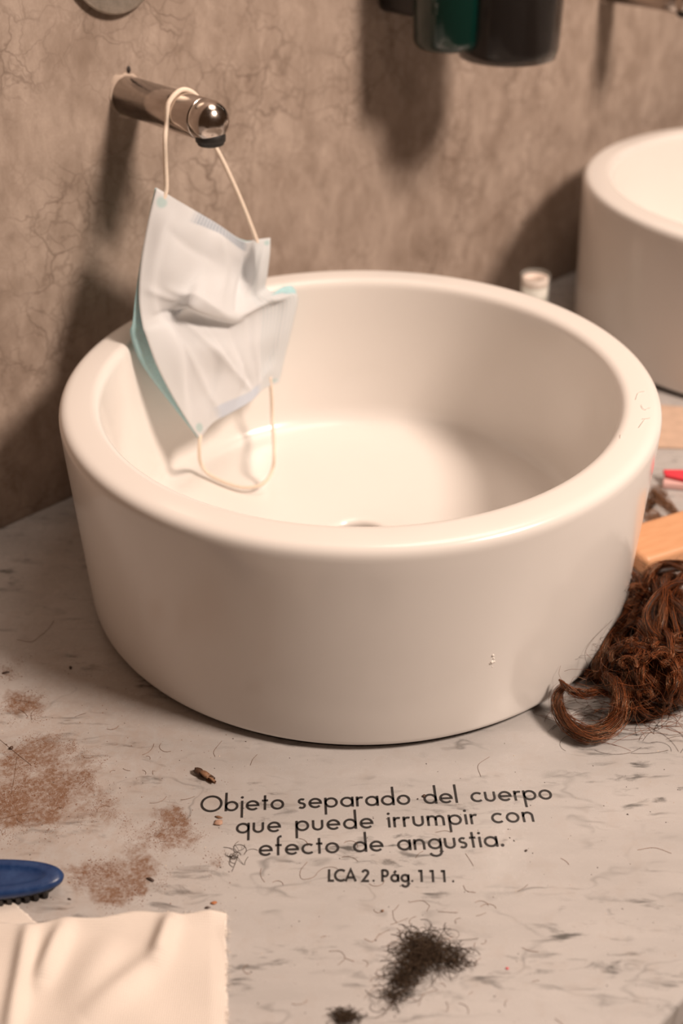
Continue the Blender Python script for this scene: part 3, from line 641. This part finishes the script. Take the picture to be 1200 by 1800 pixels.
for i, (pts, r, c) in enumerate([([(1150,868,.010),(1168,885,.016),(1188,910,.012),(1200,930,.006)], .0030, 70), ([(1135,900,.006),(1150,880,.016),(1175,890,.018),(1195,912,.010)], .0030, 70), ([(1118,950,.004),(1135,930,.012),(1150,905,.014),(1165,915,.008)], .0035, 70), ([(1128,920,.006),(1140,945,.014),(1165,945,.012),(1185,930,.008)], .0025, 60),
                                  ([(1120,965,.004),(1140,958,.010),(1165,958,.010)], .0025, 50), ([(1142,885,.004),(1150,862,.012),(1172,872,.012)], .0040, 80)]):
    lock(pts, r * 1.15, int(c * .8), 200 + i, .0022, 2.2, 'lightbrown', lt, n=24, jitter=.5, core=False)
# black hair clumps in front
def clump(label, blobs, count, Lr, seed):
    rg = random.Random(seed); items = []
    for i in range(count):
        cx, cy, sx, sy, rot, zz = rg.choices(blobs, [b[2] * b[3] for b in blobs])[0]
        a_, b_ = rg.gauss(0, .5) * sx, rg.gauss(0, .5) * sy; x, y = cx + a_ * math.cos(rot) - b_ * math.sin(rot), cy + a_ * math.sin(rot) + b_ * math.cos(rot)
        a = rg.uniform(0, 6.28); L = rg.uniform(*Lr); k = rg.uniform(-5, 5); z = abs(rg.gauss(0, .5)) * zz; pts = []
        for s in range(6):
            pts.append(at(x, y, max(z, .0003))); x += L / 5 * math.cos(a); y += L / 5 * math.sin(a) * .75; a += k / 5; z += rg.uniform(-.0006, .0006)
        items.append(pts)
    o = loose('hair_clump', items, .00015, 'blackhair', seg=11); return tag(o, label, 'hair', 'black hair clumps on the marble')
clump('large fuzzy clump of black hair below the lettering', [(738, 1682, 50, 22, -.9, .006), (704, 1728, 44, 15, -1.05, .005), (752, 1680, 34, 24, .0, .006), (796, 1684, 24, 13, -.3, .003), (722, 1655, 24, 9, -.6, .003)], 900, (14, 52), 5)
clump('small black hair clump at the bottom edge of the photo', [(609, 1786, 18, 9, .1, .004), (604, 1790, 12, 4, 0, .004)], 170, (8, 32), 6)
clump('tiny wisp of black hair left of the word efecto', [(418, 1502, 22, 6, .2, .001)], 16, (15, 45), 8)

# ------------------------------------------------------------------ cream gauze cloth
def cloth(px_corners, nu, nv, zf, label=None, parent=None, name='gauze_cloth'):
    (a, b, c, d_) = [at(*p)[:2] for p in px_corners]                   # back left, back right, front right, front left
    Gd = np.zeros((nv, nu, 3))
    for j in range(nv):
        for i in range(nu):
            u, v = i / (nu - 1), j / (nv - 1); p = (a * (1 - u) + b * u) * (1 - v) + (d_ * (1 - u) + c * u) * v; Gd[j, i, :2] = p
            X, Y = Gd[j, i, 0], Gd[j, i, 1]; Gd[j, i, 2] = zf(u, v, X, Y); Gd[j, i, :2] += np.array([.0003 * (math.sin(v * 23) + math.sin(v * 61)) * (u > .98), (.0011 * math.sin(u * 11) + .0012 * math.sin(u * 27 + 1)) * max(0, 1 - 12 * v)])
    return Gd
def ridge(p, a, b, wd):                                               # bump along a segment given in photo pixels on the counter
    A_, B_ = at(*a)[:2], at(*b)[:2]; ab = B_ - A_; t = np.clip(((p - A_) @ ab) / (ab @ ab), 0, 1); d2 = np.linalg.norm(p - (A_ + ab * t)); return math.exp(-(d2 / wd) ** 2) * (1 - .5 * abs(2 * t - 1) ** 3)
def zmain(u, v, X, Y):
    p = np.array([X, Y]); z = .0022 + .0012 * math.sin(X * 90 + Y * 40) * math.sin(Y * 70)
    z += .0070 * ridge(p, (112, 1640), (72, 1730), .0055) + .0065 * ridge(p, (302, 1620), (278, 1688), .0050) + .0048 * ridge(p, (278, 1688), (150, 1800), .0075) + .0060 * ridge(p, (52, 1640), (18, 1830), .0045) + .003 * ridge(p, (200, 1650), (120, 1790), .010)
    z += .0016 * max(0, 1 - v * 9) * (1 + math.sin(u * 14))
    return max(z * min(1.0, .25 + min(u + .2, 1 - u) * 14), .0008)
clo = tag(empty('gauze_cloth', (0, 0, 0)), 'creased cream gauze cloth in the bottom left corner', 'cloth')
G1 = cloth([(-150, 1640), (398, 1606), (402, 1900), (-170, 1930)], 120, 70, zmain); grid_obj('upper_sheet', G1, M['cloth'], clo, .0006)
G2 = cloth([(-170, 1580), (24, 1588), (98, 1655), (-150, 1700)], 40, 30, lambda u, v, X, Y: .0009 + .0006 * math.sin(u * 7)); grid_obj('under_sheet', G2, M['cloth'], clo, .0005)
rg = random.Random(9); fr = []
for i in range(150):
    if i < 90: x, y = rg.uniform(75, 398), 0; y = 1634 - (x + 150) / 548 * 34 + 3; a = -1.57 + rg.uniform(-.8, .8)
    else: x, y = 399, rg.uniform(1608, 1800); a = rg.uniform(-.8, .8)
    L = rg.uniform(3, 9); fr.append([at(x - L * .3 * math.cos(a), y - L * .3 * math.sin(a), .002), at(x + L * .4 * math.cos(a), y + L * .4 * math.sin(a), .0022), at(x + L * math.cos(a + .4), y + L * math.sin(a + .4), .0012)])
tag(loose('frayed_threads', fr, .00009, 'cloth', clo, seg=5), kind='stuff')

# ------------------------------------------------------------------ blue brush
tipx = at(112, 1539, .010); bl = at(-60, 1545, .010)
ang = math.atan2(tipx[1] - bl[1], tipx[0] - bl[0])
br = tag(empty('blue_brush', (tipx[0], tipx[1], 0), ang), 'dark blue plastic brush with black ribbed underside on the left', 'brush')
Lb, Wb = .125, .0138
def outline(sx, sy, n=56): return [(-Lb / 2 + (Lb / 2) * sx * np.sign(math.cos(a)) * abs(math.cos(a)) ** .72, Wb * sy * np.sign(math.sin(a)) * abs(math.sin(a)) ** .92) for a in np.linspace(0, 2 * math.pi, n, endpoint=False)]
def loft(rings):
    n = len(rings[0][0]); V = [(x, y, z) for ring, z in rings for x, y in ring]
    F = [(k * n + i, k * n + (i + 1) % n, (k + 1) * n + (i + 1) % n, (k + 1) * n + i) for k in range(len(rings) - 1) for i in range(n)] + [tuple(range(n))[::-1], tuple((len(rings) - 1) * n + i for i in range(n))]
    return V, F
V, F = loft([(outline(.95, .90), .0064), (outline(.99, .98), .0070), (outline(1, 1), .0088), (outline(.985, .96), .0108), (outline(.95, .86), .0118), (outline(.86, .62), .0117), (outline(.83, .56), .0112), (outline(.80, .50), .0102), (outline(.70, .30), .0100), (outline(.3, .1), .0101)])
mesh_obj('handle', V, F, M['blue'], br)
V, F = loft([(outline(.90, .70), .0006), (outline(.93, .80), .0030), (outline(.945, .86), .0065)]); rb_ = mesh_obj('rubber_base', V, F, M['rubber'], br)
for i in range(22):
    x = -.010 - i * .0048; yy = Wb * .84 * math.sqrt(max(.05, 1 - ((x + Lb / 2) / (Lb / 2 * .93)) ** 2)) ** .8
    for sg in (-1, 1):
        V, F = box(x - .0013, x + .0013, sg * yy - .0022, sg * yy + .0022, .0006, .0062); bevel(mesh_obj('rib', V, F, M['rubber'], rb_, smooth=False), .0006, 2)

# ------------------------------------------------------------------ crumbs, flakes and grains on the counter
def flake(name, px, sx, sy, h, rot, m, label, cat, group=None, seed=0):
    rg = random.Random(seed); n = 9; c = at(*px); V = []
    ring = [(math.cos(2 * math.pi * i / n) * sx * rg.uniform(.7, 1.1), math.sin(2 * math.pi * i / n) * sy * rg.uniform(.7, 1.1)) for i in range(n)]
    for sc, z in ((.85, .0002), (1, h * .45), (.7, h * .9)):
        for (x, y) in ring: V.append((x * sc, y * sc, z * rg.uniform(.85, 1.15) if z > .0003 else z))
    V.append((0, 0, h)); F = [tuple(range(n))[::-1]] + [(k * n + i, k * n + (i + 1) % n, (k + 1) * n + (i + 1) % n, (k + 1) * n + i) for k in (0, 1) for i in range(n)] + [(2 * n + i, 2 * n + (i + 1) % n, 3 * n) for i in range(n)]
    o = placed(mesh_obj(name, V, F, M[m]), c, rot); return tag(o, label, cat, group)
hk = tag(empty('dried_husk', at(360, 1368), math.radians(-34)), 'curled dried brown husk above the start of the lettering', 'husk')
def curl(x, y, L, r, rot, m, z=.0, sweep=4.2, name='flake'):
    V, n, k = [], 12, 6
    for i in range(k + 1):
        s = i / k; rr = r * (.55 + .6 * math.sin(math.pi * (.15 + .75 * s)))
        for j in range(n + 1):
            a = -2.0 + sweep * j / n + s * .8; V.append((x + (s - .5) * L + .0004 * math.sin(j * 2.1 + i), y + rr * math.cos(a), z + r * 1.05 + rr * math.sin(a)))
    F = [(i * (n + 1) + j, i * (n + 1) + j + 1, (i + 1) * (n + 1) + j + 1, (i + 1) * (n + 1) + j) for i in range(k) for j in range(n)]
    o = mesh_obj(name, V, F, M[m], hk); s_ = o.modifiers.new('thickness', 'SOLIDIFY'); s_.thickness = .0003; return o
curl(-.0050, .0005, .0060, .0022, 0, 'huskd', sweep=5.2); curl(.0000, .0002, .0075, .0023, 0, 'husk'); curl(.0050, -.0006, .0075, .0017, 0, 'husk', sweep=3.4); curl(.0030, .0020, .0060, .0012, 0, 'huskd', sweep=4.5)
flake('peach_flake', (384, 1447), .0034, .0026, .0016, .3, 'peach', 'peach coloured flake just left of the word que', 'flake', seed=1)
flake('brown_chip', (384, 1437), .0026, .0010, .0011, -.2, 'husk', 'thin brown chip above the peach coloured flake', 'chip', seed=2)
flake('dark_chip', (265, 1547), .0030, .0012, .0012, -.5, 'chip', 'curved black chip on the rust powder right of the blue brush', 'chip', seed=3)
flake('dark_chip', (364, 1596), .0015, .0009, .0009, .3, 'chip', 'black chip just above the cloth corner', 'chip', seed=4)
flake('orange_crumb', (376, 1588), .0020, .0012, .0010, .1, 'orange', 'orange crumb just above the right corner of the cloth', 'crumb', seed=5)
flake('dark_chip', (122, 1581), .0014, .0006, .0008, -.3, 'chip', 'tiny dark chip between the blue brush and the cloth', 'chip', seed=6)
flake('dark_chip', (924, 1496), .0012, .0007, .0010, .6, 'chip', 'dark seed like chip right of the word angustia', 'chip', seed=7)
flake('dark_crumb', (745, 1400), .0016, .0012, .0013, .6, 'huskd', 'brown crumb touching the d of the word del', 'crumb', seed=8)
flake('dark_crumb', (734, 1405), .0006, .0006, .0008, 0, 'chip', 'tiny black crumb between the words separado and del', 'crumb', seed=9)
flake('red_crumb', (891, 1703), .0010, .0008, .0009, 0, 'red', 'tiny red crumb right of the large black hair clump', 'crumb', seed=10)
flake('dark_chip', (10, 1183), .0030, .0010, .0010, .4, 'chip', 'flat dark chip at the left edge above the rust powder', 'chip', seed=11)
flake('dark_chip', (124, 1174), .0011, .0018, .0010, .4, 'chip', 'small dark chip in the shadow left of the near basin', 'chip', seed=12)
flake('dark_crumb', (20, 1316), .0018, .0014, .0016, .4, 'huskd', 'dark brown crumb at the left edge on the rust powder', 'crumb', seed=13)
flake('brown_crumb', (672, 1602), .0011, .0009, .0010, .4, 'husk', 'small brown crumb above the large black hair clump', 'crumb', seed=14)

# fine grains nobody could count
def grains(name, pos, sizes, m, label, cat):
    n = len(pos); base = np.array([(1, 0, -.33), (-.5, .87, -.33), (-.5, -.87, -.33), (0, 0, 1)]); rg = np.random.default_rng(4); a = rg.uniform(0, 6.28, n); s = np.asarray(sizes)
    ca, sa = np.cos(a), np.sin(a); st = rg.uniform(.5, 1.8, n)
    V = np.stack([(base[None, :, 0] * ca[:, None] * st[:, None] - base[None, :, 1] * sa[:, None]) * s[:, None] + pos[:, None, 0], (base[None, :, 0] * sa[:, None] * st[:, None] + base[None, :, 1] * ca[:, None]) * s[:, None] + pos[:, None, 1], np.maximum(base[None, :, 2] * s[:, None] * .8 + s[:, None] * .3, .00002)], -1).reshape(-1, 3)
    F = (np.array([(0, 2, 1), (0, 1, 3), (1, 2, 3), (2, 0, 3)])[None] + 4 * np.arange(n)[:, None, None]).reshape(-1, 3)
    return tag(fast_mesh(name, V, F, M[m], None, False), label, cat, kind='stuff')
pos, sz = [], []
for (px, rad) in STAINS:
    c = at(*px); k = int(520 * (rad / .014) ** 2)
    sub = [c[:2] + RNG.normal(0, rad * .6, 2) for _ in range(7)]
    for i in range(k):
        q_ = sub[RNG.integers(0, 7)] + RNG.normal(0, rad * .28, 2); pos.append(q_); sz.append(abs(RNG.normal(.00012, .00010)) + .00006)
for i in range(700):
    c = at(RNG.uniform(-20, 420), RNG.uniform(1150, 1600)); pos.append(c[:2]); sz.append(abs(RNG.normal(.00010, .00012)) + .00006)
pos = np.array(pos); keep = np.hypot(pos[:, 0], pos[:, 1]) > .207
grains('powder_grains', pos[keep], np.array(sz)[keep], 'powder', 'scattered grains of rust brown powder on the marble at left', 'powder')
pos = np.array([at(RNG.uniform(-20, 1200), RNG.uniform(1150, 1800))[:2] for _ in range(420)]); keep = np.hypot(pos[:, 0], pos[:, 1]) > .207
grains('dust_specks', pos[keep], np.abs(RNG.normal(.00018, .00016, keep.sum())) + .00008, 'chip', 'fine dark specks of dust strewn over the marble', 'dust')
pos = np.array([at(RNG.uniform(-20, 1200), RNG.uniform(1180, 1700))[:2] for _ in range(110)]); keep = np.hypot(pos[:, 0], pos[:, 1]) > .207
grains('pale_specks', pos[keep], np.abs(RNG.normal(.00016, .00014, keep.sum())) + .00010, 'pale', 'fine pale specks strewn over the marble', 'dust')
# stray hairs lying on the marble
items = []
for pts in (((540,1515),(528,1530),(530,1545),(548,1543),(557,1536)), ((556,1535),(568,1526),(585,1524),(598,1530)), ((765,1463),(782,1460),(793,1463)), ((818,1500),(826,1512),(832,1522)), ((730,1508),(736,1500),(744,1496)), ((814,1556),(820,1566),(836,1569)), ((718,1586),(742,1583),(755,1592)), ((755,1592),(750,1602)), ((690,1600),(692,1614),(698,1622)), ((578,1672),(598,1672),(606,1684),(594,1696)), ((606,1684),(622,1690)), ((640,1755),(655,1738),(664,1730)), ((735,1768),(745,1748),(770,1740)), ((860,1330),(840,1345),(845,1365)), ((390,1302),(376,1320),(378,1330)), ((985,1508),(995,1514),(1000,1520)), ((70,1118),(55,1128),(30,1124)), ((95,1090),(85,1105),(70,1118)), ((0,1440),(30,1432),(60,1428)), ((20,1395),(26,1360),(30,1330)), ((0,1300),(30,1325),(55,1345)), ((440,1345),(444,1335),(452,1326)), ((640,1650),(655,1655),(668,1640)), ((975,1790),(985,1798),(1000,1810)), ((1180,1500),(1150,1490),(1120,1494)), ((280,1800),(270,1790),(262,1770))):
    items.append([at(x, y, .0003) for x, y in pts])
rg = random.Random(33)
for i in range(70):
    x, y = rg.choice(((rg.uniform(0, 330), rg.uniform(1230, 1480)), (rg.uniform(400, 1000), rg.uniform(1480, 1780)), (rg.uniform(640, 860), rg.uniform(1600, 1780)))); a = rg.uniform(0, 6.28); k = rg.uniform(-3, 3); L = rg.uniform(10, 38); pts = []
    for s in range(5): pts.append(at(x, y, .0003)); x += L / 4 * math.cos(a); y += L / 4 * math.sin(a) * .7; a += k / 4
    items.append(pts)
tag(loose('stray_hairs', items, .00011, 'lightbrown', seg=12), 'thin stray hairs scattered over the marble', 'hair', kind='stuff')
